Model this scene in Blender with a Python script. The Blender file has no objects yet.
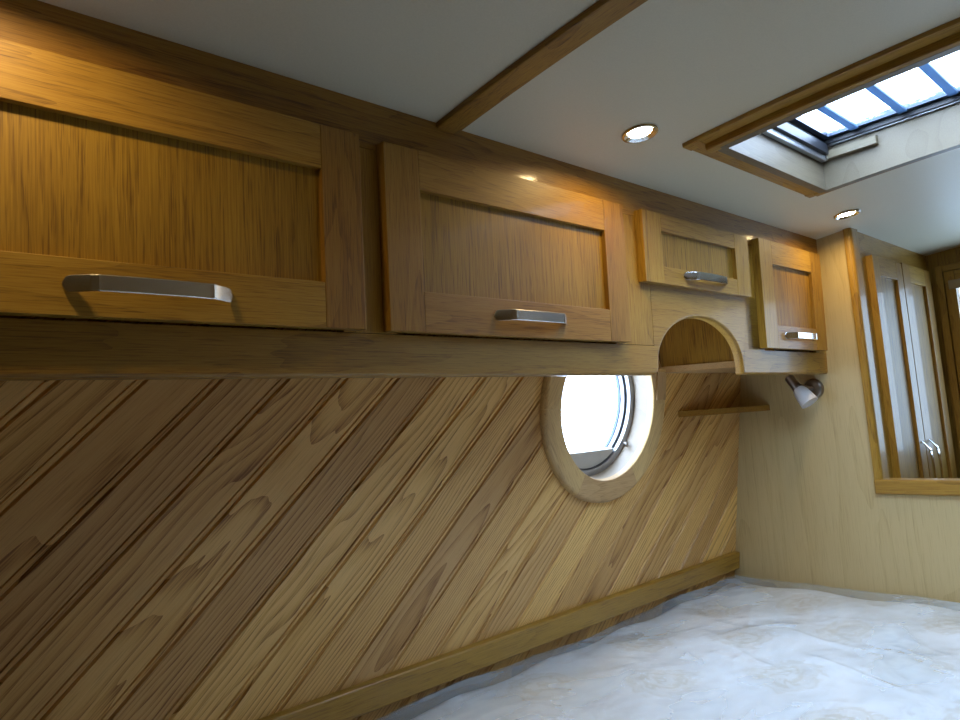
import bpy, bmesh, math, random
from mathutils import Vector, Matrix, noise
random.seed(7)
U = 0.8            # metres per design unit (camera to locker doors)
ZC = 1.15          # camera height above the cabin floor
C = bpy.context.scene.collection
PI = math.pi
def W(p): return Vector((p[0]*U, p[1]*U, p[2]*U+ZC))
ID = Matrix.Identity(4)

# ------------------------------------------------------------------ materials
def mat(name):
    m = bpy.data.materials.new(name); m.use_nodes = True
    nt = m.node_tree; nt.nodes.clear()
    return m, nt
def N(nt, t, **kw):
    n = nt.nodes.new(t)
    for k, v in kw.items():
        if k.startswith('i_'):
            key = k[2:]; key = int(key) if key.isdigit() else key.replace('_', ' ')
            n.inputs[key].default_value = v
        else: setattr(n, k, v)
    return n
def L(nt, a, b): nt.links.new(a, b)
def ramp(nt, stops):
    r = N(nt, 'ShaderNodeValToRGB'); e = r.color_ramp.elements
    while len(e) < len(stops): e.new(0.5)
    for el, (p, c) in zip(e, stops): el.position = p; el.color = (*c, 1)
    return r
def math_(nt, op, a, b=None, clamp=False):
    n = N(nt, 'ShaderNodeMath', operation=op, use_clamp=clamp)
    for i, s in enumerate((a, b)):
        if s is None: continue
        if isinstance(s, (int, float)): n.inputs[i].default_value = s
        else: L(nt, s, n.inputs[i])
    return n.outputs[0]
def vscale(nt, v, s):
    n = N(nt, 'ShaderNodeVectorMath', operation='MULTIPLY'); L(nt, v, n.inputs[0]); n.inputs[1].default_value = s
    return n.outputs[0]
def out(nt, sh):
    o = N(nt, 'ShaderNodeOutputMaterial'); L(nt, sh, o.inputs[0])

def wood(name, dark, mid, light, fig=(1.3, 11), rings=7.0, straight=0.0, ringmix=.45, fine=(14, 620), finemix=.35, pore=.4,
         tintvar=.3, rough=.5, coat=.10, dist=.4, sharp=3.0, huevar=.012, bump=.1, cloud=.5):
    """grain from contour lines of stretched noise, straight lines and fine pores, along the 'grain' attribute"""
    m, nt = mat(name)
    at = N(nt, 'ShaderNodeAttribute', attribute_name='grain')
    ti = N(nt, 'ShaderNodeAttribute', attribute_name='tint')
    v = at.outputs['Vector']; tn = ti.outputs['Fac']
    n1 = N(nt, 'ShaderNodeTexNoise', i_Scale=1.0, i_Detail=2.5, i_Roughness=.42, i_Distortion=dist)
    L(nt, vscale(nt, v, (fig[0], fig[1], fig[1]*.6)), n1.inputs['Vector'])
    sp = N(nt, 'ShaderNodeSeparateXYZ'); L(nt, v, sp.inputs[0])
    ph = math_(nt, 'MULTIPLY', n1.outputs[0], rings)
    if straight:
        k = math_(nt, 'MULTIPLY', math_(nt, 'POWER', math_(nt, 'FRACT', math_(nt, 'MULTIPLY', tn, 7.31)), 2.0), straight)
        ph = math_(nt, 'ADD', ph, math_(nt, 'MULTIPLY', sp.outputs[1], k))
    r = math_(nt, 'SUBTRACT', 1.0, math_(nt, 'POWER', math_(nt, 'FRACT', ph), sharp))
    n2 = N(nt, 'ShaderNodeTexNoise', i_Scale=1.0, i_Detail=3.0, i_Roughness=.65)
    L(nt, vscale(nt, v, (fine[0], fine[1], fine[1])), n2.inputs['Vector'])
    n3 = N(nt, 'ShaderNodeTexNoise', i_Scale=1.0, i_Detail=2.0, i_Roughness=.6)
    L(nt, vscale(nt, v, (fine[0]*1.6, fine[1]*.8, fine[1]*.8)), n3.inputs['Vector'])
    n4 = N(nt, 'ShaderNodeTexNoise', i_Scale=1.0, i_Detail=1.0)
    L(nt, vscale(nt, v, (1.4, 9, 9)), n4.inputs['Vector'])
    p = N(nt, 'ShaderNodeMapRange', i_1=.55, i_2=.66); L(nt, n3.outputs[0], p.inputs[0])
    # pores crowd along the dark side of each growth line
    dk = math_(nt, 'MULTIPLY', math_(nt, 'SUBTRACT', 1.0, r), math_(nt, 'ADD', math_(nt, 'MULTIPLY', n3.outputs[0], 2.6), -.45))
    r = math_(nt, 'SUBTRACT', .88, dk)
    f = math_(nt, 'ADD', math_(nt, 'MULTIPLY', math_(nt, 'SUBTRACT', r, .62), ringmix), math_(nt, 'MULTIPLY', math_(nt, 'SUBTRACT', n2.outputs[0], .5), finemix*2.4))
    f = math_(nt, 'ADD', f, math_(nt, 'MULTIPLY', math_(nt, 'SUBTRACT', n4.outputs[0], .5), cloud))
    f = math_(nt, 'ADD', f, .55, True)
    cr = ramp(nt, [(0, dark), (.5, mid), (1, light)]); L(nt, f, cr.inputs[0])
    mx = N(nt, 'ShaderNodeMix', data_type='RGBA', blend_type='MULTIPLY'); L(nt, math_(nt, 'MULTIPLY', p.outputs[0], pore), mx.inputs[0])
    L(nt, cr.outputs[0], mx.inputs[6]); mx.inputs[7].default_value = (.45, .36, .28, 1)
    hs = N(nt, 'ShaderNodeHueSaturation'); L(nt, mx.outputs[2], hs.inputs['Color'])
    L(nt, math_(nt, 'ADD', math_(nt, 'MULTIPLY', math_(nt, 'SUBTRACT', tn, .5), tintvar), 1.0), hs.inputs['Value'])
    L(nt, math_(nt, 'ADD', math_(nt, 'MULTIPLY', math_(nt, 'SUBTRACT', tn, .5), huevar), .5), hs.inputs['Hue'])
    b = N(nt, 'ShaderNodeBump', i_Strength=bump, i_Distance=.0004); L(nt, n2.outputs[0], b.inputs['Height'])
    pb = N(nt, 'ShaderNodeBsdfPrincipled', i_Roughness=rough, i_Coat_Weight=coat, i_Coat_Roughness=.13)
    L(nt, hs.outputs[0], pb.inputs['Base Color']); L(nt, b.outputs[0], pb.inputs['Normal'])
    out(nt, pb.outputs[0])
    return m
def plain(name, col, rough=.5, metal=0.0, bump=None, coat=0, **kw):
    m, nt = mat(name)
    pb = N(nt, 'ShaderNodeBsdfPrincipled', i_Roughness=rough, i_Metallic=metal, i_Coat_Weight=coat)
    tc = N(nt, 'ShaderNodeTexCoord')
    n = N(nt, 'ShaderNodeTexNoise', i_Scale=(bump or (30, 0))[0], i_Detail=3.0); L(nt, tc.outputs['Object'], n.inputs['Vector'])
    cr = ramp(nt, [(.3, tuple(c*.96 for c in col)), (.7, tuple(min(1, c*1.03) for c in col))]); L(nt, n.outputs[0], cr.inputs[0])
    L(nt, cr.outputs[0], pb.inputs['Base Color'])
    if bump:
        b = N(nt, 'ShaderNodeBump', i_Strength=bump[1], i_Distance=.001); L(nt, n.outputs[0], b.inputs['Height']); L(nt, b.outputs[0], pb.inputs['Normal'])
    out(nt, pb.outputs[0])
    return m

OAKR = wood('oak_rail', (.125, .054, .003), (.315, .165, .015), (.43, .25, .038), fig=(1.8, 12), rings=7, straight=35, ringmix=.30, finemix=.42, pore=.5, tintvar=.22, coat=.24)
OAKV = wood('oak_veneer', (.09, .038, .001), (.265, .138, .008), (.385, .22, .022), fig=(1.1, 11), rings=8, straight=25, ringmix=.22, fine=(9, 430), finemix=.6, pore=.7, tintvar=.1, dist=.3, coat=.06)
OAKP = wood('oak_pale', (.32, .19, .075), (.49, .31, .125), (.59, .40, .18), fig=(1.6, 12), rings=6, straight=40, ringmix=.3, finemix=.35, tintvar=.2)
REVEAL = wood('pale_reveal', (.20, .155, .10), (.27, .215, .145), (.32, .26, .18), fig=(1.6, 8), rings=4, ringmix=.2, finemix=.2, pore=.1, coat=.02)
LINER = wood('limed_liner', (.10, .08, .045), (.155, .125, .075), (.20, .165, .105), fig=(1.6, 8), rings=5, ringmix=.3, finemix=.3, pore=.2, coat=.05)
ASH = wood('ash_plank', (.27, .115, .018), (.57, .32, .085), (.76, .49, .185), fig=(1.3, 8), rings=10, straight=150, ringmix=.72, fine=(9, 520), finemix=.22, pore=.35, tintvar=.40, dist=.45, sharp=2.6, huevar=.010, coat=.05, cloud=.35)
MAPLE = wood('pale_veneer', (.40, .295, .13), (.51, .39, .19), (.575, .455, .235), fig=(.7, 6), rings=6, straight=12, ringmix=.3, fine=(8, 420), finemix=.25, pore=.15, tintvar=.1, coat=.04, dist=.6, cloud=.3)
CEIL = plain('ceiling_panel', (.62, .595, .46), .45, bump=(400, .04))
STEEL = plain('brushed_steel', (.74, .72, .68), .26, 1.0)
CHROME = plain('bright_nickel', (.72, .72, .72), .14, 1.0)
NICKEL = plain('dark_nickel', (.30, .27, .25), .3, 1.0)
ALU = plain('aluminium', (.36, .37, .39), .4, .9)
BLACK = plain('black_rubber', (.015, .017, .022), .4)
BLUEA = plain('anodised_frame', (.05, .07, .11), .3, .5)
CREAM = plain('pale_grey_paint', (.42, .41, .38), .5)
FLOORM = wood('floor_oak', (.16, .08, .03), (.26, .14, .06), (.34, .2, .09), tintvar=.3)
def fresnel(nt, ior, nrm=None):
    f = N(nt, 'ShaderNodeFresnel'); ge = N(nt, 'ShaderNodeNewGeometry')
    L(nt, math_(nt, 'ADD', math_(nt, 'MULTIPLY', ge.outputs['Backfacing'], 1/ior-ior), ior), f.inputs['IOR'])
    if nrm: L(nt, nrm, f.inputs['Normal'])
    return f
def glass_mat(name, haze=0.0, tint=(.97, .985, 1)):
    m, nt = mat(name)
    t = N(nt, 'ShaderNodeBsdfTransparent'); t.inputs[0].default_value = (*tint, 1)
    g = N(nt, 'ShaderNodeBsdfGlossy', i_Roughness=.03)
    f = fresnel(nt, 1.45)
    mx = N(nt, 'ShaderNodeMixShader'); L(nt, f.outputs[0], mx.inputs[0]); L(nt, t.outputs[0], mx.inputs[1]); L(nt, g.outputs[0], mx.inputs[2])
    sh = mx.outputs[0]
    if haze:
        tr = N(nt, 'ShaderNodeBsdfTranslucent'); tr.inputs[0].default_value = (.9, .95, 1, 1)
        tc = N(nt, 'ShaderNodeTexCoord'); n = N(nt, 'ShaderNodeTexNoise', i_Scale=28, i_Detail=4.0, i_Distortion=2.0); L(nt, tc.outputs['Object'], n.inputs['Vector'])
        mr = N(nt, 'ShaderNodeMapRange', i_1=.42, i_2=.7, i_3=.0, i_4=haze); L(nt, n.outputs[0], mr.inputs[0])
        m2 = N(nt, 'ShaderNodeMixShader'); L(nt, mr.outputs[0], m2.inputs[0]); L(nt, sh, m2.inputs[1]); L(nt, tr.outputs[0], m2.inputs[2]); sh = m2.outputs[0]
    out(nt, sh)
    return m
GLASS = glass_mat('clear_glass')
SMOKED = glass_mat('smoked_glass', 0, (.46, .49, .50))
HAZE = glass_mat('hatch_glass', .35)
def translucent(name, col, mixd=.5):
    m, nt = mat(name)
    a = N(nt, 'ShaderNodeBsdfTranslucent'); a.inputs[0].default_value = (*col, 1)
    b = N(nt, 'ShaderNodeBsdfPrincipled', i_Roughness=.35); b.inputs['Base Color'].default_value = (*col, 1)
    mx = N(nt, 'ShaderNodeMixShader'); mx.inputs[0].default_value = mixd
    L(nt, a.outputs[0], mx.inputs[1]); L(nt, b.outputs[0], mx.inputs[2]); out(nt, mx.outputs[0])
    return m
BARM = translucent('hatch_bar', (.16, .25, .36), .5)
OPAL = translucent('frosted_glass', (.80, .80, .80), .7)
def emit(name, col, s):
    m, nt = mat(name); e = N(nt, 'ShaderNodeEmission', i_Strength=s); e.inputs[0].default_value = (*col, 1); out(nt, e.outputs[0]); return m
LAMP = emit('lit_lens', (1, .72, .34), 300.0)

# ------------------------------------------------------------------ mesh builder
class MB:
    def __init__(s):
        s.bm = bmesh.new()
        s.g = s.bm.verts.layers.float_vector.new('grain'); s.t = s.bm.verts.layers.float.new('tint')
    def add(s, cos, faces, grains, tint):
        vs = []
        for co, gr in zip(cos, grains):
            v = s.bm.verts.new(co); v[s.g] = gr; v[s.t] = tint; vs.append(v)
        for f in faces:
            try: s.bm.faces.new([vs[i] for i in f])
            except ValueError: pass
        return s
    def take(s, tb, M, axis, tint=None, off=None, gl=None):
        """append a local bmesh: grain runs along local axis"""
        tint = random.random() if tint is None else tint
        off = Vector((random.random()*40, random.random()*40, random.random()*40)) if off is None else off
        o = [i for i in range(3) if i != axis]
        ext = [max(v.co[i] for v in tb.verts)-min(v.co[i] for v in tb.verts) for i in range(3)]
        if ext[o[0]] < ext[o[1]]: o.reverse()
        tb.verts.index_update()
        gr = [gl(v.co)+off if gl else Vector((v.co[axis], v.co[o[0]], v.co[o[1]]))*U+off for v in tb.verts]
        s.add([M @ v.co for v in tb.verts], [[v.index for v in f.verts] for f in tb.faces], gr, tint)
        tb.free()
        return s
    def board(s, lo, hi, axis=0, M=ID, bev=.0025, seg=2, tint=None):
        tb = bmesh.new(); bmesh.ops.create_cube(tb, size=1)
        for v in tb.verts: v.co = Vector([(lo[i]+hi[i])/2+v.co[i]*(hi[i]-lo[i]) for i in range(3)])
        if bev: bmesh.ops.bevel(tb, geom=list(tb.edges), offset=bev, segments=seg, profile=.5, affect='EDGES')
        return s.take(tb, M, axis, tint)
    def prism(s, pts, y0, y1, axis=0, M=ID, bev=0, seg=2, tint=None, perm=None, only=None):
        """outline in local (x, z) extruded along local y from y0 (front) to y1"""
        tb = bmesh.new()
        f = [tb.verts.new((p[0], y0, p[1])) for p in pts]; b = [tb.verts.new((p[0], y1, p[1])) for p in pts]
        n = len(pts)
        ff = tb.faces.new(f); tb.faces.new(list(reversed(b)))
        for i in range(n): tb.faces.new((f[i], b[i], b[(i+1) % n], f[(i+1) % n]))
        bmesh.ops.recalc_face_normals(tb, faces=list(tb.faces))
        if bev:
            ed = [e for e in ff.edges if only is None or only(e)]
            bmesh.ops.bevel(tb, geom=ed, offset=bev, segments=seg, profile=.5, affect='EDGES')
        if perm:
            for v in tb.verts: v.co = perm(v.co)
        return s.take(tb, M, axis, tint)
    def lathe(s, prof, M=ID, seg=48, a0=0, a1=2*PI, closed=False, tint=None, cap=False, gl=None):
        tb = bmesh.new(); full = abs(a1-a0-2*PI) < 1e-6
        rows = []
        for k in range(seg if full else seg+1):
            a = a0+(a1-a0)*k/seg
            rows.append([tb.verts.new((r*math.cos(a), r*math.sin(a), h)) for r, h in prof])
        m = len(prof); K = len(rows)
        for k in range(K if full else K-1):
            for j in range(m if closed else m-1):
                A, B = rows[k], rows[(k+1) % K]; q = (j+1) % m
                try: tb.faces.new((A[j], B[j], B[q], A[q]))
                except ValueError: pass
        if cap and not full and closed: tb.faces.new(rows[0]); tb.faces.new(list(reversed(rows[-1])))
        bmesh.ops.remove_doubles(tb, verts=list(tb.verts), dist=1e-6)
        bmesh.ops.recalc_face_normals(tb, faces=list(tb.faces))
        return s.take(tb, M, 0, tint, gl=gl)
    def tube(s, pts, r, seg=12, M=ID):
        tb = bmesh.new(); pts = [Vector(p) for p in pts]; rows = []
        for i, p in enumerate(pts):
            d = (pts[min(i+1, len(pts)-1)]-pts[max(i-1, 0)]).normalized()
            a = d.orthogonal().normalized() if i == 0 else (a-d*a.dot(d)).normalized()
            b = d.cross(a); rr = r[i] if isinstance(r, (list, tuple)) else r
            rows.append([tb.verts.new(p+(a*math.cos(2*PI*k/seg)+b*math.sin(2*PI*k/seg))*rr) for k in range(seg)])
        for A, B in zip(rows, rows[1:]):
            for k in range(seg): tb.faces.new((A[k], A[(k+1) % seg], B[(k+1) % seg], B[k]))
        tb.faces.new(list(reversed(rows[0]))); tb.faces.new(rows[-1])
        return s.take(tb, M, 0)
    def build(s, name, m, root=None, parent=None, base=None, angle=35):
        base = Vector(root['_b']) if root is not None else W(base) if base is not None else None
        if base is None:
            cs = [W(v.co) for v in s.bm.verts]
            base = Vector(((min(c.x for c in cs)+max(c.x for c in cs))/2, (min(c.y for c in cs)+max(c.y for c in cs))/2, min(c.z for c in cs)))
        for v in s.bm.verts: v.co = W(v.co)-base
        me = bpy.data.meshes.new(name); s.bm.to_mesh(me); s.bm.free()
        me.materials.append(m)
        for p in me.polygons: p.use_smooth = True
        me.set_sharp_from_angle(angle=math.radians(angle))
        o = bpy.data.objects.new(name, me); C.objects.link(o)
        if len(me.polygons) < 20000:
            wn = o.modifiers.new('normals', 'WEIGHTED_NORMAL'); wn.weight = 100; wn.keep_sharp = True
        if root is None: o.location = base
        else: o.parent = parent if parent is not None else root
        return o
def thing(name, base, label=None, cat=None, group=None, kind=None):
    o = bpy.data.objects.new(name, None); C.objects.link(o); b = W(base)
    o.location = b; o.empty_display_size = .05; o['_b'] = tuple(b)
    return tag(o, label, cat, group, kind)
def tag(o, label=None, cat=None, group=None, kind=None):
    for k, v in (('label', label), ('category', cat), ('group', group), ('kind', kind)):
        if v: o[k] = v
    return o
def dup(root, loc):
    r = root.copy(); C.objects.link(r); r.location = loc
    for ch in root.children:
        c = ch.copy(); C.objects.link(c); c.parent = r
        for g in ch.children:
            d = g.copy(); C.objects.link(d); d.parent = c
    return r

# ------------------------------------------------------------------ cabin dimensions (design units, camera at the origin)
XB, XF, XA = 2.69, 3.60, -1.35         # bulkhead, far wall, wall behind the camera
YC = .19                               # centre line of the boat
FL = -ZC/U                             # floor
def ceilz(y): return .663-.066*(y-YC)**2
KW = .148
CW = 1.385+KW*.129
def wally(z): return CW-KW*z
kn = math.hypot(1, KW)
def wallM(x, s, right=False):
    """frame on the sloping cabin side: u along the boat, v up the wall, n into the cabin"""
    z = s/kn
    if not right:
        u, v, n, o = Vector((1, 0, 0)), Vector((0, -KW, 1))/kn, Vector((0, -1, -KW))/kn, Vector((x, wally(z), z))
    else:
        u, v, n, o = Vector((-1, 0, 0)), Vector((0, KW, 1))/kn, Vector((0, 1, -KW))/kn, Vector((x, 2*YC-wally(z), z))
    M = Matrix((u, v, n)).transposed().to_4x4(); M.translation = o
    return M
PX, PS, PR, PO = 1.796, .037, .2405, .317   # porthole: place along the boat, height up the wall, bore, outer ring

# ------------------------------------------------------------------ wall_left: diagonal ash boards with beaded joints
def plank_wall():
    mb = MB(); P = .1455/math.sqrt(2); M = wallM(0, 0)
    s0, s1, x0, x1 = -.80, .40, XA, XB
    prof = [(0, -.0065), (.004, 0), (.018, 0), (.034, 0), (.05, 0), (.066, 0), (.080, 0), (P-.0150, 0), (P-.0130, -.0042), (P-.0110, 0), (P-.004, 0), (P, -.0065)]
    d = Vector((1, 1))/math.sqrt(2); q = Vector((1, -1))/math.sqrt(2)     # along the board, across it
    c0 = .107/math.sqrt(2)
    lo = (x0-s1)/math.sqrt(2); hi = (x1-s0)/math.sqrt(2)
    k0 = int((lo-c0)/P)-1; k1 = int((hi-c0)/P)+1
    for k in range(k0, k1+1):
        tb = bmesh.new(); a = c0+k*P; T = [(-1.6+.04*i) for i in range(101)]
        rows = [[tb.verts.new((*(d*t+q*(a+pc)), ph)) for pc, ph in prof] for t in T]
        for A, B in zip(rows, rows[1:]):
            for j in range(len(prof)-1): tb.faces.new((A[j], B[j], B[j+1], A[j+1]))
        for co, no in (((x0, 0, 0), (-1, 0, 0)), ((x1, 0, 0), (1, 0, 0)), ((0, s0, 0), (0, -1, 0)), ((0, s1, 0), (0, 1, 0))):
            bmesh.ops.bisect_plane(tb, geom=list(tb.verts)+list(tb.edges)+list(tb.faces), plane_co=co, plane_no=no, clear_outer=True)
        if not tb.faces: tb.free(); continue
        near = [f for f in tb.faces if abs((f.calc_center_median()-Vector((PX, PS, 0))).length-.28) < .06]
        kill = [f for f in tb.faces if (f.calc_center_median()-Vector((PX, PS, 0))).length < .275]
        bmesh.ops.delete(tb, geom=kill, context='FACES')
        if not tb.faces: tb.free(); continue
        bmesh.ops.recalc_face_normals(tb, faces=list(tb.faces))
        f0 = next(iter(tb.faces)); f0.normal_update()
        if f0.normal.z < 0: bmesh.ops.reverse_faces(tb, faces=list(tb.faces))
        rnd = random.Random(k*31+5); tn = rnd.random()
        off = Vector((rnd.random()*50, rnd.random()*50, rnd.random()*50))
        mb.take(tb, M, 0, tn, off, gl=lambda co: Vector((co.x+co.y, co.x-co.y, co.z))*(U/math.sqrt(2)))
    return mb.build('wall_left', ASH, angle=20)
tag(plank_wall(), 'cabin side clad in diagonal ash boards with beaded joints below the lockers', 'wall', kind='structure')

def flat_panel(name, m, outline, holes, M, axis, label, rect=None):
    """panel in local (x, y) with round holes"""
    tb = bmesh.new(); ed = []
    def loop(pts):
        vs = [tb.verts.new((p[0], p[1], 0)) for p in pts]
        for a, b in zip(vs, vs[1:]+vs[:1]): ed.append(tb.edges.new((a, b)))
    loop(outline)
    if rect: loop(rect)
    for (x, y, r) in holes: loop([(x+r*math.cos(2*PI*i/48), y+r*math.sin(2*PI*i/48)) for i in range(48)])
    bmesh.ops.triangle_fill(tb, edges=ed, use_beauty=True, use_dissolve=False)
    bmesh.ops.recalc_face_normals(tb, faces=list(tb.faces))
    mb = MB().take(tb, M, axis)
    return tag(mb.build(name, m), label, 'wall', kind='structure')
# opposite cabin side, behind the camera's right shoulder
MR = wallM(0, 0, True)
flat_panel('wall_right', OAKV, [(-XF, -.80), (-XA, -.80), (-XA, .66), (-XF, .66)], [], MR, 0, 'plain oak cabin side opposite the bed')
# lower hull sides, floor, end walls
def slab(name, m, lo, hi, axis, label, cat='wall'):
    return tag(MB().board(lo, hi, axis, bev=0).build(name, m), label, cat, kind='structure')
yL = wally(-.80/kn); yR = 2*YC-yL
slab('floor', FLOORM, (XA, yR, FL-.03), (XF, yL+.05, FL), 0, 'oak cabin floor beside the bed', 'floor')
slab('wall_leftlower'.replace('lower', '_lower'), MAPLE, (XA, yL, FL), (XF, yL+.03, -.78), 0, 'lower cabin side behind the bed base')
slab('wall_right_lower', MAPLE, (XA, yR-.03, FL), (XF, yR, -.78), 0, 'lower cabin side across the walkway')
slab('wall_back', OAKV, (XA-.03, yR, FL), (XA, yL, .68), 2, 'plain bulkhead behind the foot of the bed')
slab('wall_left_upper', MAPLE, (XA, wally(.4)-.0, .39), (XF, wally(.4)+.03, .68), 0, 'upper cabin side behind the lockers')
slab('wall_left_far', MAPLE, (XB+.03, 1.30, FL), (XF, 1.33, .66), 2, 'cabin side behind the wardrobe')
def far_wall():
    mb = MB()
    for lo, hi in (((XF, yR, FL), (XF+.03, .04, .68)), ((XF, .80, FL), (XF+.03, 1.40, .68)), ((XF, .04, .50), (XF+.03, .80, .68)), ((XF, .04, FL), (XF+.03, .80, -.26))):
        mb.board(lo, hi, 2, bev=0, tint=.4)
    return mb.build('wall_far', OAKV)
tag(far_wall(), 'dark oak wall closing the cabin beyond the wardrobe', 'wall', kind='structure')

# ceiling with camber and the hatch opening
HX0, HX1, HY1 = 1.510, 2.086, .752
HY0 = 2*YC-HY1
def ceiling():
    mb = MB(); tb = bmesh.new()
    ys = sorted(set([yR, HY0, HY1, 1.45]+[yR+(1.45-yR)*i/36 for i in range(37)]))
    xs = [XA, HX0, HX1, XF+.03]
    V = {(i, j): tb.verts.new((x, y, ceilz(y))) for i, x in enumerate(xs) for j, y in enumerate(ys)}
    for i in range(3):
        for j in range(len(ys)-1):
            if i == 1 and HY0-1e-6 <= ys[j] and ys[j+1] <= HY1+1e-6: continue
            tb.faces.new((V[i, j], V[i, j+1], V[i+1, j+1], V[i+1, j]))
    return tag(mb.take(tb, ID, 0).build('ceiling', CEIL, angle=60), 'cambered smooth off-white cabin ceiling', 'ceiling', kind='structure')
ceiling()

# ------------------------------------------------------------------ curved ceiling mouldings
def camber_strip(mb, x0, x1, ya, yb, t, top=.0, n=24, r=.006, tint=None):
    """strip under the ceiling running athwart: rounded lower edges"""
    tb = bmesh.new(); rows = []
    sec = [(x0, top), (x0, -t+r), (x0+r*.3, -t+r*.3), (x0+r, -t), (x1-r, -t), (x1-r*.3, -t+r*.3), (x1, -t+r), (x1, top)]
    for i in range(n+1):
        y = ya+(yb-ya)*i/n
        rows.append([tb.verts.new((x, y, ceilz(y)+h)) for x, h in sec])
    for A, B in zip(rows, rows[1:]):
        for j in range(len(sec)-1): tb.faces.new((A[j], A[j+1], B[j+1], B[j]))
    tb.faces.new(rows[0]); tb.faces.new(list(reversed(rows[-1])))
    bmesh.ops.recalc_face_normals(tb, faces=list(tb.faces))
    return mb.take(tb, ID, 1, tint)
FY = 1.0255
def strips():
    mb = MB(); camber_strip(mb, .845, .902, -.95, FY+.004, .012)
    return mb.build('trim_1', OAKR)
tag(strips(), 'oak strip running across the ceiling from the locker top', 'trim', kind='structure')

# ------------------------------------------------------------------ overhead locker
TA = math.atan(.0325); Z0 = .54
ML = Matrix.Translation((0, FY, Z0)) @ Matrix.Rotation(TA, 4, 'X') @ Matrix.Translation((0, 0, -Z0))   # local y = 0 on the face frame, +y into the locker
XL = -.75
lk = thing('overhead_locker', (.95, 1.2, .10), 'long golden oak overhead locker with four shaker doors and an arched niche', 'locker')
T = .025
mb = MB(); mb.board((XL, 0, .526), (XB, T, .626), 0, ML, .001, tint=.1); mb.build('top_rail', OAKR, lk)
for a, b in ((XL, XL+.09), (.615, .725), (1.395, 1.56), (2.085, 2.195), (2.60, XB)):
    mb = MB(); zb = .181 if a < 1.5 or a > 2.55 else .181
    mb.board((a, 0, zb), (b, T, .5255), 2, ML, .0006); mb.build('stile', OAKR, lk)
# lower rail with the arch cut out of it
AXC, AA, AH, ZB = 1.808, .229, .168, .1015
def arch_pts():
    p = [(XL, ZB), (AXC-AA-.022, ZB)]
    for i in range(1, 6):
        a = PI/2*i/5; p.append((AXC-AA-.022+.022*math.sin(a), ZB+.022-.022*math.cos(a)))
    zc = ZB+.022
    for i in range(1, 56):
        a = PI-PI*i/56; p.append((AXC+AA*math.cos(a), zc+(AH-.022)*math.sin(a)**.95))
    for i in range(0, 5):
        a = PI/2*i/5; p.append((AXC+AA+.006-.006*math.cos(a), zc-.022+.006+.0-.006*math.sin(a)+.0))
    p += [(AXC+AA+.008, ZB), (XB, ZB), (XB, .180), (2.194, .180), (2.194, .35), (2.086, .35), (2.084, .36), (1.561, .36), (1.561, .180), (XL, .180)]
    return p
q = arch_pts()
mb = MB(); mb.prism(q, 0, T, 0, ML, tint=.35, bev=.009, seg=4, only=lambda e: max(v.co.z for v in e.verts) < .1795 or (max(v.co.z for v in e.verts) < .30 and max(abs(v.co.x-AXC) for v in e.verts) < AA+.005))
mb.build('lower_rail', OAKR, lk)
# carcass boards
mb = MB()
mb.board((XL, FY+.06, .140), (1.56, 1.368, .162), 0, ID, .001)
mb.prism([(2.075, 1.372), (2.32, 1.062), (XB, 1.062), (XB, 1.372)], .140, .162, 0, ID, perm=lambda c: Vector((c.x, c.z, c.y)))
mb.board((1.56, FY+.05, .350), (2.30, 1.34, .372), 0, ID, .001)
mb.board((1.54, FY+.05, .160), (1.56, 1.355, .52), 2, ID, .001)
mb.board((XL, FY+.05, .16), (XL+.02, 1.355, .52), 2, ID, .001)
mb.build('base_board', OAKP, lk)
mb = MB(); d = Vector((2.32-2.075, 1.062-1.372, 0)).normalized(); nrm = Vector((-d.y, d.x, 0))
Mx = Matrix((d, nrm, Vector((0, 0, 1)))).transposed().to_4x4(); Mx.translation = Vector((2.075, 1.372, 0))+nrm*.008
mb.board((.012, 0, .162), (.395, .02, .352), 2, Mx, .0005); mb.build('angled_panel', OAKV, lk)
mb = MB(); mb.board((1.56, 1.352, .142), (XB, 1.378, .152), 0, ID, .001); mb.build('batten', OAKP, lk)

def handle(mb, M, length=.226, hgt=.0225, H=.031, th=.0045):
    """bowed strip: local x along, y = out of the door (negative), z up"""
    tb = bmesh.new(); n = 60; rows = []
    for i in range(n+1):
        s = -1+2*i/n; x = s*length/2
        a = abs(s); o = H*(1-.10*(a/.66)**2) if a < .66 else H*(.9-.9*((a-.66)/.34)**1.15)+.001
        h = hgt/2*(1 if abs(s) < .93 else math.sqrt(max(.0, 1-((abs(s)-.93)/.07)**2))*.75+.25)
        o2 = max(o-th, .0)
        rows.append([tb.verts.new(c) for c in ((x, -o+.0012, -h), (x, -o, -h+.0014), (x, -o, h-.0014), (x, -o+.0012, h), (x, -o2, h), (x, -o2, -h))])
    for A, B in zip(rows, rows[1:]):
        for j in range(6): tb.faces.new((A[j], A[(j+1) % 6], B[(j+1) % 6], B[j]))
    tb.faces.new(rows[0]); tb.faces.new(list(reversed(rows[-1])))
    bmesh.ops.recalc_face_normals(tb, faces=list(tb.faces))
    return mb.take(tb, M, 0)
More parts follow.
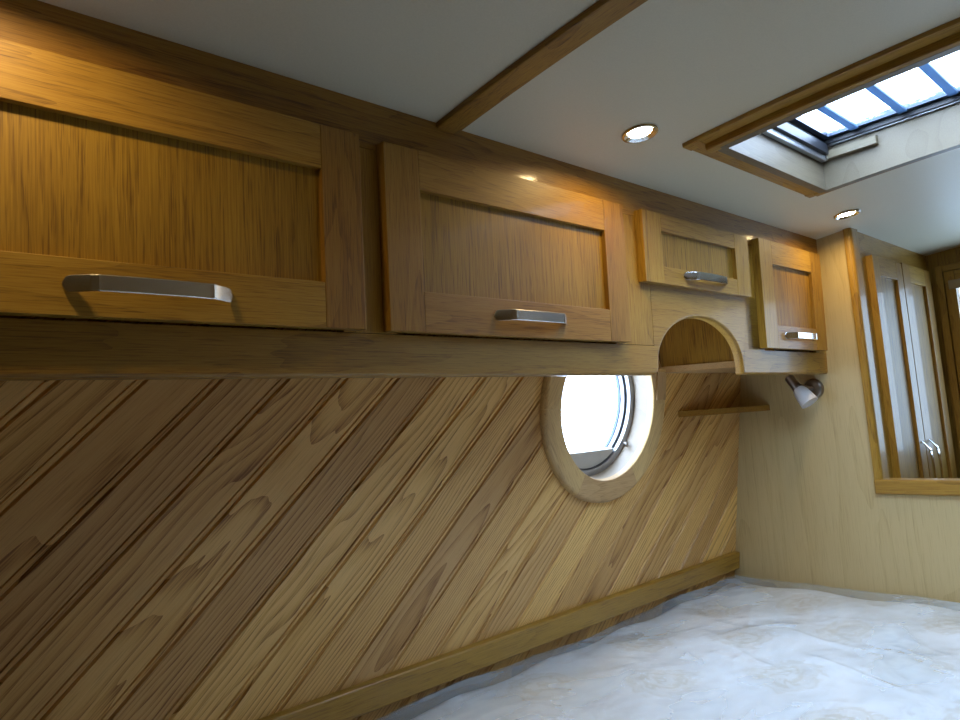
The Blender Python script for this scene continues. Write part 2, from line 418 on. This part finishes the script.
def shaker(root, M, x0, x1, z0, z1, sw, rw, mfr, mpan, lab=None, hx=None, hz=None, hlab=None, vertical=False, hm=STEEL, sw2=None, parent=None, t=.0255):
    """door: frame proud of local y = 0, recessed panel and handle"""
    sw2 = sw2 or sw
    mb = MB()
    mb.board((x0, -t, z0), (x0+sw, 0, z1), 2, M, .002); mb.board((x1-sw2, -t, z0), (x1, 0, z1), 2, M, .002)
    mb.board((x0+sw, -t+.0004, z0), (x1-sw2, 0, z0+rw), 0, M, .0012); mb.board((x0+sw, -t+.0004, z1-rw), (x1-sw2, 0, z1), 0, M, .0012)
    d = mb.build('door', mfr, root, parent)
    if lab: d['label'] = lab
    mb = MB(); mb.board((x0+sw-.004, -t+.0125, z0+rw-.004), (x1-sw2+.004, -.004, z1-rw+.004), 2, M, 0); mb.build('panel', mpan, root, d)
    if hx is not None:
        mb = MB(); Mh = M @ Matrix.Translation((hx, -t, hz))
        if vertical: Mh = Mh @ Matrix.Rotation(PI/2, 4, 'Y')
        handle(mb, Mh); h = mb.build('handle', hm, root, d)
        h['label'] = hlab or 'brushed steel bow handle'
    return d
shaker(lk, ML, -.06, .646, .1835, .537, .078, .078, OAKR, OAKV, 'largest locker door at the near end', .295, .225)
shaker(lk, ML, .697, 1.424, .1835, .537, .080, .078, OAKR, OAKV, 'wide locker door left of the arched niche', 1.068, .2255)
shaker(lk, ML, 1.508, 2.082, .347, .541, .086, .048, OAKR, OAKV, 'short locker door above the arched niche', 1.803, .377, 'bright nickel bow handle', hm=CHROME)
shaker(lk, ML, 2.158, 2.642, .186, .549, .088, .078, OAKR, OAKV, 'narrow locker door beside the bulkhead', 2.407, .230, 'bright nickel bow handle', hm=CHROME)

# ------------------------------------------------------------------ wall trim under the boards
def wallboard(name, m, s0, s1, x0, x1, t, lab, cat, bev=.006):
    mb = MB(); mb.board((x0, s0, -.004), (x1, s1, t), 0, wallM(0, 0), bev, 3)
    return tag(mb.build(name, m), lab, cat, kind='structure')
wallboard('baseboard_left', OAKR, -.668, -.598, XA, XB, .022, 'oak rail along the foot of the diagonal boards above the mattress', 'trim')

# ------------------------------------------------------------------ portholes
def porthole(name, M, label, full=True):
    o = M.translation
    root = thing(name, o, label, 'window', kind='structure')
    # ring of six jointed oak segments
    for k in range(6):
        a0 = PI+k*PI/3; am = a0+PI/6
        R = PO; r = PR; f = .022
        prof = [(r, -.004), (r, f-.006), (r+.002, f-.002), (r+.006, f), (R-.014, f), (R-.006, f-.003), (R-.001, f-.010), (R, f-.016), (R, -.004)]
        ca, sa = math.cos(am), math.sin(am)
        mb = MB(); mb.lathe(prof, M, 14, a0, a0+PI/3-.0015, True, cap=True, gl=lambda c, ca=ca, sa=sa: Vector((-c.x*sa+c.y*ca, c.x*ca+c.y*sa, c.z))*U)
        mb.build('ring_segment', OAKP, root)
    mb = MB(); mb.lathe([(PR+.0005, -.003), (PR+.0005, -.066), (PR+.02, -.066), (PR+.02, -.003)], M, 72, closed=True); mb.build('reveal', REVEAL, root)
    mb = MB(); mb.lathe([(PR+.012, -.062), (.228, -.062), (.222, -.066), (.222, -.078), (PR+.012, -.078)], M, 64, closed=True)
    mb.build('frame', ALU, root)
    mb = MB(); mb.lathe([(PR+.01, -.076), (.226, -.076), (.226, -.090), (PR+.01, -.090)], M, 64, closed=True); mb.build('seal', BLACK, root)
    mb = MB(); mb.lathe([(PR+.01, -.088), (.219, -.088), (.217, -.092), (.217, -.104), (PR+.01, -.104)], M, 64, closed=True); mb.build('outer_frame', ALU, root)
    mb = MB(); mb.lathe([(PR+.01, -.104), (.214, -.104), (.214, -.116), (PR+.01, -.116)], M, 64, closed=True); mb.build('gasket', BLUEA, root)
    mb = MB(); mb.lathe([(0, -.110), (.216, -.110), (.216, -.113), (0, -.113)], M, 64); mb.build('glass', GLASS, root)
    # straight fixed sill across the bottom of the opening pane
    ch = -.160; a = math.acos(-ch/.217); pts = [(.217*math.sin(t), -.217*math.cos(t)) for t in [(-a+2*a*i/16) for i in range(17)]]
    mb = MB(); mb.prism(pts, -.070, -.109, 0, M, bev=.002, perm=lambda c: Vector((c.x, c.z, c.y))); mb.build('sill_plate', CREAM, root)
    # catches on the frame
    for ang in (-38, 40):
        c = math.radians(ang); p = Vector((.232*math.cos(c), .232*math.sin(c), -.055))
        mb = MB(); mb.tube([p, p+Vector((-.004, 0, .012)), p+Vector((-.016, -.004, .018))], [.006, .006, .004], 10, M); mb.build('catch', NICKEL, root)
    return root
porthole('window_1', wallM(PX, PS), 'round oak ringed porthole in the diagonal board wall')


# small timber packer beside the porthole ring
mb = MB(); mb.board((2.047, .050, .0215), (2.100, .165, .028), 1, wallM(0, 0), .002)
tag(mb.build('wooden_block', OAKP), 'small pale timber block at the upper right of the porthole ring', 'block')

# corner shelf between the boards and the bulkhead
def cshelf():
    mb = MB(); z0, z1 = -.021, .001
    y = wally(-.01)
    pts = [(2.222, y-.003), (2.25, y-.022), (2.66, 1.282), (XB, 1.278), (XB, y-.001)]
    mb.prism(pts, z0, z1, 0, ID, bev=.002, perm=lambda c: Vector((c.x, c.z, c.y)))
    return mb.build('corner_shelf', OAKR)
tag(cshelf(), 'small open oak corner shelf below the arched niche', 'shelf')

# ------------------------------------------------------------------ bulkhead with cut-out, post and sill
PY = .922; SZ = -.338
def bulkhead():
    mb = MB(); tb = bmesh.new()
    def poly(pts):
        return pts
    P1 = [(yy, zz) for yy, zz in ((wally(.66)+.02, .66), (wally(-.8), -.8), (wally(-.8), FL), (-.35, FL), (-.35, SZ), (PY-.01, SZ))]
    P1 += [(PY-.01, ceilz(PY)+.01)]
    mb.prism([(p[0], p[1]) for p in P1], XB, XB+.022, 2, ID, perm=lambda c: Vector((c.y, c.x, c.z)))
    return mb.build('wall_front', MAPLE)
tag(bulkhead(), 'pale veneered bulkhead at the head of the bed with an opening above a sill', 'wall', kind='structure')
mb = MB(); mb.prism([(XB-.012, PY), (XB-.012, PY-.016), (XB-.006, PY-.024), (XB+.004, PY-.027), (XB+.055, PY-.027), (XB+.055, PY)], SZ+.045, ceilz(PY)+.003, 2, ID, perm=lambda c: Vector((c.x, c.z, c.y)))
o = mb.build('trim_2', OAKR, angle=50); tag(o, 'rounded oak post lining the edge of the bulkhead opening', 'trim', kind='structure')
mb = MB(); mb.board((XB-.016, -.35, -.343), (XB+.055, PY+.002, -.291), 1, ID, .006, 3)
tag(mb.build('trim_3', OAKR), 'oak sill along the bottom of the bulkhead opening', 'trim', kind='structure')

# ------------------------------------------------------------------ wardrobe beyond the bulkhead
MW = Matrix.Translation((0, .905, 0))
wd = thing('wardrobe', (3.17, 1.1, FL), 'tall oak wardrobe with twin panelled doors seen through the bulkhead opening', 'wardrobe')
mb = MB()
mb.board((XB+.03, 0, .545), (XF, .03, ceilz(.905)+.004), 0, MW, .001); mb.build('top_rail', OAKR, wd)
for a, b in ((XB+.03, 2.835), (3.50, XF)):
    mb = MB(); mb.board((a, 0, FL+.1), (b, .03, .545), 2, MW, .001); mb.build('stile', OAKR, wd)
mb = MB(); mb.board((XB+.03, .0, FL), (XF, .03, FL+.1), 0, MW, .001); mb.build('plinth', OAKR, wd)
mb = MB(); mb.board((XB+.035, .03, FL+.002), (XF-.005, .36, .60), 2, MW, 0); mb.build('carcass', OAKP, wd)
shaker(wd, MW, 2.820, 3.150, FL+.11, .540, .068, .075, OAKR, OAKV, 'wardrobe door next to the bulkhead', 3.112, -.295, 'bright nickel upright bow handle', True, CHROME, sw2=.072)
shaker(wd, MW, 3.158, 3.528, FL+.11, .545, .090, .075, OAKR, OAKV, 'wardrobe door next to the far wall', 3.205, -.293, 'bright nickel upright bow handle', True, CHROME, sw2=.080)

# glazed door in the far wall
MD = Matrix.Translation((XF, 0, 0)) @ Matrix.Rotation(-PI/2, 4, 'Z')      # local x runs towards -y, local -y into the cabin
d1 = thing('door_1', (XF, .4, FL), 'oak door with a tall glazed light in the far wall beyond the wardrobe', 'door', kind='structure')
mb = MB()
mb.board((-.875, -.016, FL), (-.845, 0, .57), 2, MD, .004); mb.board((.03, -.016, FL), (.06, 0, .57), 2, MD, .004)
mb.board((-.845, -.016, .54), (.03, 0, .57), 0, MD, .004); mb.build('frame', OAKR, d1)
mb = MB()
mb.board((-.84, -.022, FL+.01), (-.80, 0, .538), 2, MD, .003); mb.board((-.045, -.022, FL+.01), (.025, 0, .538), 2, MD, .003)
mb.board((-.80, -.022, .495), (-.045, 0, .538), 0, MD, .003); mb.board((-.80, -.022, -.33), (-.045, 0, -.255), 0, MD, .003)
mb.board((-.80, -.012, FL+.01), (-.045, 0, -.33), 2, MD, .0); mb.build('leaf', OAKR, d1)
mb = MB(); mb.board((-.805, .008, -.265), (-.04, .012, .505), 0, MD, 0); mb.build('glass', SMOKED, d1)
mb = MB(); mb.board((-.826, -.028, .455), (-.77, -.020, .495), 0, MD, .002); mb.build('bolt', NICKEL, d1)

# ------------------------------------------------------------------ roof hatch
h = thing('window_2', ((HX0+HX1)/2, YC, .6), 'roof hatch in the ceiling with oak trim and a barred translucent pane', 'skylight', kind='structure')
def hatch_trim():
    wO, wI, tO, tI = .038, .034, .010, .027
    for nm in range(4):
        mb = MB()
        if nm < 2:                                    # members running athwart
            s = -1 if nm == 0 else 1; xe = HX0 if nm == 0 else HX1
            xi = sorted((xe, xe+s*wI)); xo = sorted((xe+s*(wI-.004), xe+s*(wI+wO)))
            camber_strip(mb, xo[0], xo[1], HY0-wI-wO, HY1+wI+wO, tO, r=.004)
            camber_strip(mb, xi[0], xi[1], HY0-wI, HY1+wI, tI, r=.008)
        else:
            s = -1 if nm == 2 else 1; ye = HY0 if nm == 2 else HY1
            yi = sorted((ye, ye+s*wI)); yo = sorted((ye+s*(wI-.004), ye+s*(wI+wO)))
            mb.board((HX0-wI-wO+.002, yo[0], ceilz(ye)-tO-.004), (HX1+wI+wO-.002, yo[1], ceilz(ye)+.01), 0, ID, .003)
            mb.board((HX0, yi[0], ceilz(ye)-tI), (HX1, yi[1], ceilz(ye)+.01), 0, ID, .005)
        mb.build('trim_moulding', OAKR, h)
hatch_trim()
ZG = .745
LI = .004
for ya, yb in ((HY0-.02, HY0+LI), (HY1-LI, HY1+.02)):
    mb = MB(); mb.board((HX0-.02, ya, ceilz(HY1)-.0275), (HX1+.02, yb, ZG-.005), 0, ID, .001); mb.build('liner_board', LINER, h)
for xa, xb in ((HX0-.02, HX0+LI), (HX1-LI, HX1+.02)):
    pts = [(HY0+(HY1-HY0)*k/24, ceilz(HY0+(HY1-HY0)*k/24)-.0275) for k in range(25)]+[(HY1, ZG-.005), (HY0, ZG-.005)]
    mb = MB(); mb.prism(pts, xa, xb, 0, ID, perm=lambda c: Vector((c.y, c.x, c.z)))
    mb.build('liner_board', LINER, h)
mb = MB(); mb.prism([(HX1-.022, .700), (HX1, .700), (HX1, .728), (HX1-.022, .722)], HY1-.155, HY1-.002, 1, ID, bev=.002); mb.build('liner_strip', LINER, h)
# metal rims
def rim(name, m, ins, z0, z1, wid, rad):
    tb = bmesh.new()
    def loop(i):
        x0, x1, y0, y1 = HX0+i, HX1-i, HY0+i, HY1-i; r = max(rad-i+ins, .004); pts = []
        for cx, cy, a in ((x1-r, y1-r, 0), (x0+r, y1-r, PI/2), (x0+r, y0+r, PI), (x1-r, y0+r, 1.5*PI)):
            for k in range(9): pts.append((cx+r*math.cos(a+PI/2*k/8), cy+r*math.sin(a+PI/2*k/8)))
        return pts
    A, B = loop(ins), loop(ins+wid); n = len(A)
    V = [[tb.verts.new((p[0], p[1], z)) for p in q] for q, z in ((A, z0), (B, z0), (B, z1), (A, z1))]
    for r in range(4):
        for i in range(n): tb.faces.new((V[r][i], V[r][(i+1) % n], V[(r+1) % 4][(i+1) % n], V[(r+1) % 4][i]))
    bmesh.ops.recalc_face_normals(tb, faces=list(tb.faces))
    MB().take(tb, ID, 0).build(name, m, h)
rim('outer_rim', ALU, -.012, ZG-.006, ZG-.002, .026, .03)
rim('seal', BLACK, -.012, ZG-.002, ZG+.012, .034, .04)
rim('lid_frame', BLUEA, -.006, ZG+.012, ZG+.03, .045, .05)
# opening bar along the locker side
mb = MB(); mb.board((HX0+.012, HY1-.020, .694), (HX1-.018, HY1-.005, .712), 0, ID, .003); mb.build('opening_bar', ALU, h)
mb = MB(); mb.board((HX0+.02, HY1-.030, .712), (HX1-.02, HY1-.004, .742), 0, ID, .002); mb.build('bar_channel', BLACK, h)
mb = MB(); mb.tube([(HX1-.022, HY1-.02, .700), (HX1-.012, HY1-.02, .715), (HX1-.014, HY1-.014, .735)], .006, 10); mb.build('latch', CHROME, h)
mb = MB(); mb.tube([(HX0+.016, HY1-.018, .700), (HX0+.008, HY1-.018, .715), (HX0+.01, HY1-.014, .735)], .006, 10); mb.build('latch', CHROME, h)
mb = MB(); mb.board((HX0-.004, HY0-.004, ZG+.020), (HX1+.004, HY1+.004, ZG+.026), 0, ID, 0); mb.build('hatch_glass', HAZE, h)
for y in (.643, .522, .406, .288, .17, .052, -.066, -.184, -.30):
    mb = MB(); mb.board((HX0+.03, y-.011, ZG+.008), (HX1-.03, y+.011, ZG+.018), 0, ID, .003); mb.build('bar', BARM, h)

# ------------------------------------------------------------------ downlights
def downlight(x, y, label):
    z = ceilz(y); sl = -2*.066*(y-YC); M = Matrix.Translation((x, y, z)) @ Matrix.Rotation(math.atan(sl), 4, 'X')
    r = thing('downlight', (x, y, z), label, 'ceiling light', 'recessed downlights over the lockers')
    mb = MB(); mb.lathe([(.043, .001), (.043, -.003), (.041, -.006), (.036, -.007), (.029, -.003), (.026, -.0005)], M, 48); mb.build('bezel', CHROME, r)
    mb = MB(); mb.lathe([(0, -.0008), (.0268, -.0008)], M, 40); mb.build('lens', LAMP, r)
    return r
L1 = downlight(1.289, .840, 'lit round downlight in ceiling above the wide locker door')
L2 = dup(L1, W((2.492, .838, ceilz(.838)))); L2['label'] = 'lit round downlight in ceiling beside the bulkhead corner'
L3 = dup(L1, W((.085, .840, ceilz(.84)))); L3['label'] = 'lit round downlight in ceiling above the near end of the lockers'

# ------------------------------------------------------------------ reading lamp on the bulkhead
wl = thing('wall_lamp', (XB, 1.095, .055), 'small dark nickel reading lamp with frosted shade on bulkhead under locker', 'lamp')
MBk = Matrix.Translation((XB, 1.098, .050)) @ Matrix.Rotation(-PI/2, 4, 'Y')
mb = MB(); mb.lathe([(0, .018), (.026, .018), (.034, .014), (.038, .006), (.038, 0)], MBk, 40); mb.build('base', NICKEL, wl)
mb = MB(); mb.tube([(XB-.015, 1.098, .052), (XB-.05, 1.105, .058), (XB-.085, 1.125, .066)], .007, 12); mb.build('arm', NICKEL, wl)
ax = Vector((-.05, -.55, -.80)).normalized(); p0 = Vector((XB-.085, 1.150, .098))
Ms = ax.to_track_quat('Z', 'Y').to_matrix().to_4x4(); Ms.translation = p0
mb = MB(); mb.lathe([(0, -.004), (.014, -.004), (.017, 0), (.018, .045), (.020, .047), (.020, .053), (0, .053)], Ms, 32); mb.build('holder', NICKEL, wl)
mb = MB(); mb.lathe([(.016, .050), (.022, .056), (.027, .072), (.0305, .095), (.033, .118), (.0335, .122), (.031, .122), (.028, .095), (.0245, .074), (.014, .056)], Ms, 40, closed=True)
mb.lathe([(0, .117), (.031, .120)], Ms, 40)
o = mb.build('shade', OPAL, wl); o['label'] = 'frosted white glass shade'

# ------------------------------------------------------------------ bed
MZ = -.694; MX0, MX1, MY0, MY1 = .22, 2.687, -.08, 1.502
bb = MB(); bb.board((MX0, MY0+.02, FL), (MX1, 1.50, MZ-.225), 0, ID, .004)
tag(bb.build('bed_base', MAPLE), 'boxed-in pale wood bed base under the wrapped mattress', 'bed')
def fab():
    m, nt = mat('mattress_ticking')
    tc = N(nt, 'ShaderNodeAttribute', attribute_name='grain'); v = tc.outputs['Vector']
    sp = N(nt, 'ShaderNodeSeparateXYZ'); L(nt, v, sp.inputs[0])
    # staggered oval motifs
    def motif(ox, oy):
        gx = math_(nt, 'SUBTRACT', math_(nt, 'FRACT', math_(nt, 'ADD', math_(nt, 'MULTIPLY', sp.outputs[0], 1/.36), ox)), .5)
        gy = math_(nt, 'SUBTRACT', math_(nt, 'FRACT', math_(nt, 'ADD', math_(nt, 'MULTIPLY', sp.outputs[1], 1/.36), oy)), .5)
        return math_(nt, 'SQRT', math_(nt, 'ADD', math_(nt, 'MULTIPLY', gx, gx), math_(nt, 'MULTIPLY', math_(nt, 'MULTIPLY', gy, gy), 1.6)))
    d = math_(nt, 'MINIMUM', motif(0, 0), motif(.5, .5))
    n = N(nt, 'ShaderNodeTexNoise', i_Scale=26, i_Detail=4.0, i_Distortion=1.5); L(nt, v, n.inputs['Vector'])
    d2 = math_(nt, 'ADD', d, math_(nt, 'MULTIPLY', math_(nt, 'SUBTRACT', n.outputs[0], .5), .26))
    w = math_(nt, 'SINE', math_(nt, 'MULTIPLY', d2, 60))
    mr = N(nt, 'ShaderNodeMapRange', i_1=.0, i_2=.6); L(nt, w, mr.inputs[0])
    ins = N(nt, 'ShaderNodeMapRange', i_1=.27, i_2=.21); L(nt, d2, ins.inputs[0])
    f = math_(nt, 'MULTIPLY', math_(nt, 'ADD', math_(nt, 'MULTIPLY', mr.outputs[0], .5), .35), ins.outputs[0])
    cr = ramp(nt, [(0, (.88, .88, .87)), (1, (.70, .63, .51))]); L(nt, f, cr.inputs[0])
    pb = N(nt, 'ShaderNodeBsdfPrincipled', i_Roughness=.8); L(nt, cr.outputs[0], pb.inputs['Base Color'])
    b = N(nt, 'ShaderNodeBump', i_Strength=.3, i_Distance=.004); L(nt, n.outputs[0], b.inputs['Height']); L(nt, b.outputs[0], pb.inputs['Normal'])
    out(nt, pb.outputs[0]); return m
def film():
    m, nt = mat('clear_polythene')
    tc = N(nt, 'ShaderNodeAttribute', attribute_name='grain'); v = tc.outputs['Vector']
    n = N(nt, 'ShaderNodeTexNoise', i_Scale=1.0, i_Detail=3.0, i_Roughness=.5, i_Distortion=.3); L(nt, vscale(nt, v, (3.5, 6, 5)), n.inputs['Vector'])
    n2 = N(nt, 'ShaderNodeTexNoise', i_Scale=34, i_Detail=3.0, i_Distortion=2.5); L(nt, v, n2.inputs['Vector'])
    hgt = math_(nt, 'MULTIPLY', n.outputs[0], .8)
    for sc_, amp, st in ((5.5, .34, (1, 1.9, 1)), (15, .045, (1.5, 1, 1))):
        wv = N(nt, 'ShaderNodeVectorMath', operation='ADD'); L(nt, vscale(nt, v, st), wv.inputs[0])
        L(nt, vscale(nt, n.outputs['Color'], (.25, .25, .25)), wv.inputs[1])
        vo = N(nt, 'ShaderNodeTexVoronoi', feature='F1', i_Scale=sc_); L(nt, wv.outputs[0], vo.inputs['Vector'])
        hgt = math_(nt, 'ADD', hgt, math_(nt, 'MULTIPLY', vo.outputs['Distance'], amp))
    ve = N(nt, 'ShaderNodeTexVoronoi', feature='DISTANCE_TO_EDGE', i_Scale=4.2); L(nt, vscale(nt, v, (1.0, .55, 1)), ve.inputs['Vector'])
    em = N(nt, 'ShaderNodeMapRange', i_1=0.0, i_2=.09, i_3=.045, i_4=0.0); L(nt, ve.outputs['Distance'], em.inputs[0])
    hgt = math_(nt, 'ADD', hgt, em.outputs[0])
    b = N(nt, 'ShaderNodeBump', i_Strength=.5, i_Distance=.02); L(nt, hgt, b.inputs['Height'])
    t = N(nt, 'ShaderNodeBsdfTransparent'); t.inputs[0].default_value = (.97, .985, 1, 1)
    d = N(nt, 'ShaderNodeBsdfDiffuse'); d.inputs[0].default_value = (.72, .85, .96, 1); L(nt, b.outputs[0], d.inputs['Normal'])
    b2 = N(nt, 'ShaderNodeBump', i_Strength=.65, i_Distance=.025); L(nt, hgt, b2.inputs['Height'])
    g = N(nt, 'ShaderNodeBsdfGlossy', i_Roughness=.08); L(nt, b2.outputs[0], g.inputs['Normal'])
    fr = fresnel(nt, 1.5, b2.outputs[0])
    m1 = N(nt, 'ShaderNodeMixShader'); mr = N(nt, 'ShaderNodeMapRange', i_1=.35, i_2=.7, i_3=.16, i_4=.5); L(nt, n.outputs[0], mr.inputs[0])
    L(nt, mr.outputs[0], m1.inputs[0]); L(nt, t.outputs[0], m1.inputs[1]); L(nt, d.outputs[0], m1.inputs[2])
    m2 = N(nt, 'ShaderNodeMixShader'); L(nt, fr.outputs[0], m2.inputs[0]); L(nt, m1.outputs[0], m2.inputs[1]); L(nt, g.outputs[0], m2.inputs[2])
    out(nt, m2.outputs[0]); return m
def mattress_mesh(wrap):
    """rounded-edge sheet over the top and down the sides"""
    mb = MB(); tb = bmesh.new(); nx, ny = (300, 200) if wrap else (120, 80)
    g = .006 if wrap else 0
    def hmap(x, y):
        v = Vector((x, y, 0))
        q = .010*(math.sin(x*17.4+.4)*math.sin(y*17.4)) if not wrap else .004*math.sin(x*17.4+.4)*math.sin(y*17.4)
        if not wrap: return q-.006
        a = noise.noise(v*2.3+Vector((3, 1, 0)))
        # long creases fanning across the sheet
        w1 = noise.noise(Vector((x*1.6+y*2.4+.5*a, (x-y*.7)*9+.7*a, 1.7)))
        w2 = noise.noise(Vector((x*3.5-y*1.2, (y+x*.5)*13+.8*a, 7.3)))
        r1 = max(0, 1-abs(w1)*3.2)**2; r2 = max(0, 1-abs(w2)*3.5)**2
        return .010+q+.016*a+.006*r1*max(0, noise.noise(v*1.9+Vector((5, 2, 1)))*2)+.0015*r2+.0012*noise.noise(v*14)
    rows = []; hh = .21
    for i in range(nx+1):
        row = []
        for j in range(ny+1):
            u, w = i/nx*2-1, j/ny*2-1
            # superellipse edge: the outer 8 % bends down the sides
            def edge(t):
                k = .955; s = abs(t)
                if s <= k: return t/k*(1-.022), 0.0
                a = (s-k)/(1-k)
                if a < .35: b = a/.35*PI/2; return math.copysign(.978+.022*math.sin(b), t), .03*(1-math.cos(b))
                return math.copysign(1.0, t), .03+(a-.35)/.65*(hh-.03)
            eu, du = edge(u); ew, dw = edge(w)
            x = (MX0+MX1)/2+eu*(MX1-MX0)/2; y = (MY0+MY1)/2+ew*(MY1-MY0)/2
            drop = max(du, dw); top = 1 if drop < .02 else max(0, 1-(drop-.02)/.03)
            z = MZ-drop+hmap(x, y)*top-(0 if wrap else .008)
            if not wrap:
                x -= math.copysign(.006, eu)*(abs(eu) > .96); y -= math.copysign(.006, ew)*(abs(ew) > .96)
            row.append(tb.verts.new((x, y, z)))
        rows.append(row)
    for A, B in zip(rows, rows[1:]):
        for j in range(ny): tb.faces.new((A[j], B[j], B[j+1], A[j+1]))
    if not wrap:
        bd = [e for e in tb.edges if e.is_boundary]; bmesh.ops.contextual_create(tb, geom=bd)
    return mb.take(tb, ID, 0, off=Vector((0, 0, 0)), tint=.5)
mt = thing('mattress', (1.45, .70, MZ-.225), 'white quilted mattress wrapped in crinkled clear polythene below diagonal boards', 'mattress')
o = mattress_mesh(False).build('ticking', fab(), mt, angle=80); o['label'] = 'white quilted ticking with faint tan oval motifs'
o = mattress_mesh(True).build('plastic_wrap', film(), mt, angle=180); o['label'] = 'crinkled clear polythene wrapping'

# ------------------------------------------------------------------ daylight
w = bpy.data.worlds.new('sky'); bpy.context.scene.world = w; w.use_nodes = True
nt = w.node_tree; nt.nodes.clear()
bg = N(nt, 'ShaderNodeBackground', i_Strength=18.0); bg.inputs[0].default_value = (.69, .875, 1.16, 1)
wo = N(nt, 'ShaderNodeOutputWorld'); L(nt, bg.outputs[0], wo.inputs[0])
def portal(name, M, sx, sy):
    l = bpy.data.lights.new(name, 'AREA'); l.shape = 'RECTANGLE'; l.size = sx*U; l.size_y = sy*U
    l.cycles.is_portal = True
    o = bpy.data.objects.new(name, l); C.objects.link(o)
    M = M.copy(); M.translation = W(M.translation); o.matrix_world = M
portal('hatch_portal', Matrix.Translation(((HX0+HX1)/2, YC, ZG+.04)), HX1-HX0+.05, HY1-HY0+.05)
def inward(M, depth):
    return M @ Matrix.Translation((0, 0, -depth)) @ Matrix.Rotation(PI, 4, 'X')
for M in (wallM(PX, PS),):
    Mi = M @ Matrix.Translation((0, 0, -.14)) @ Matrix.Rotation(PI, 4, 'X')      # light leaves along local -Z, which must face into the cabin
    portal('porthole_portal', Mi, .46, .46)
portal('door_portal', Matrix.Translation((XF+.03, .42, .12)) @ Matrix.Rotation(PI/2, 4, 'Y'), .78, .78)

# ------------------------------------------------------------------ camera
sc = bpy.context.scene
cd = bpy.data.cameras.new('camera'); cam = bpy.data.objects.new('camera', cd); C.objects.link(cam)
cd.sensor_width = 36; cd.lens = 680/960*36; cd.clip_start = .01
zz = Vector((-504, -7000, 680)).normalized(); xx = Vector((764, 11, 680)); xx = (xx-zz*xx.dot(zz)).normalized(); yy = zz.cross(xx)
R = Matrix((xx, yy, zz))                                   # image axes (right, down, forward) to cabin axes
cr_, cu_, cb_ = R @ Vector((1, 0, 0)), R @ Vector((0, -1, 0)), R @ Vector((0, 0, -1))
M = Matrix((cr_, cu_, cb_)).transposed().to_4x4(); M.translation = W((0, 0, 0)); cam.matrix_world = M
sc.camera = cam
vs = sc.view_settings; vs.view_transform = 'Standard'; vs.look = 'None'; vs.gamma = 1; vs.use_curve_mapping = False; vs.exposure = 0.0
sc.cycles.use_denoising = True
sc.cycles.max_bounces = 10; sc.cycles.diffuse_bounces = 6; sc.cycles.glossy_bounces = 4; sc.cycles.transparent_max_bounces = 12
sc.cycles.sample_clamp_indirect = 6
for o in bpy.data.objects:
    if '_b' in o: del o['_b']
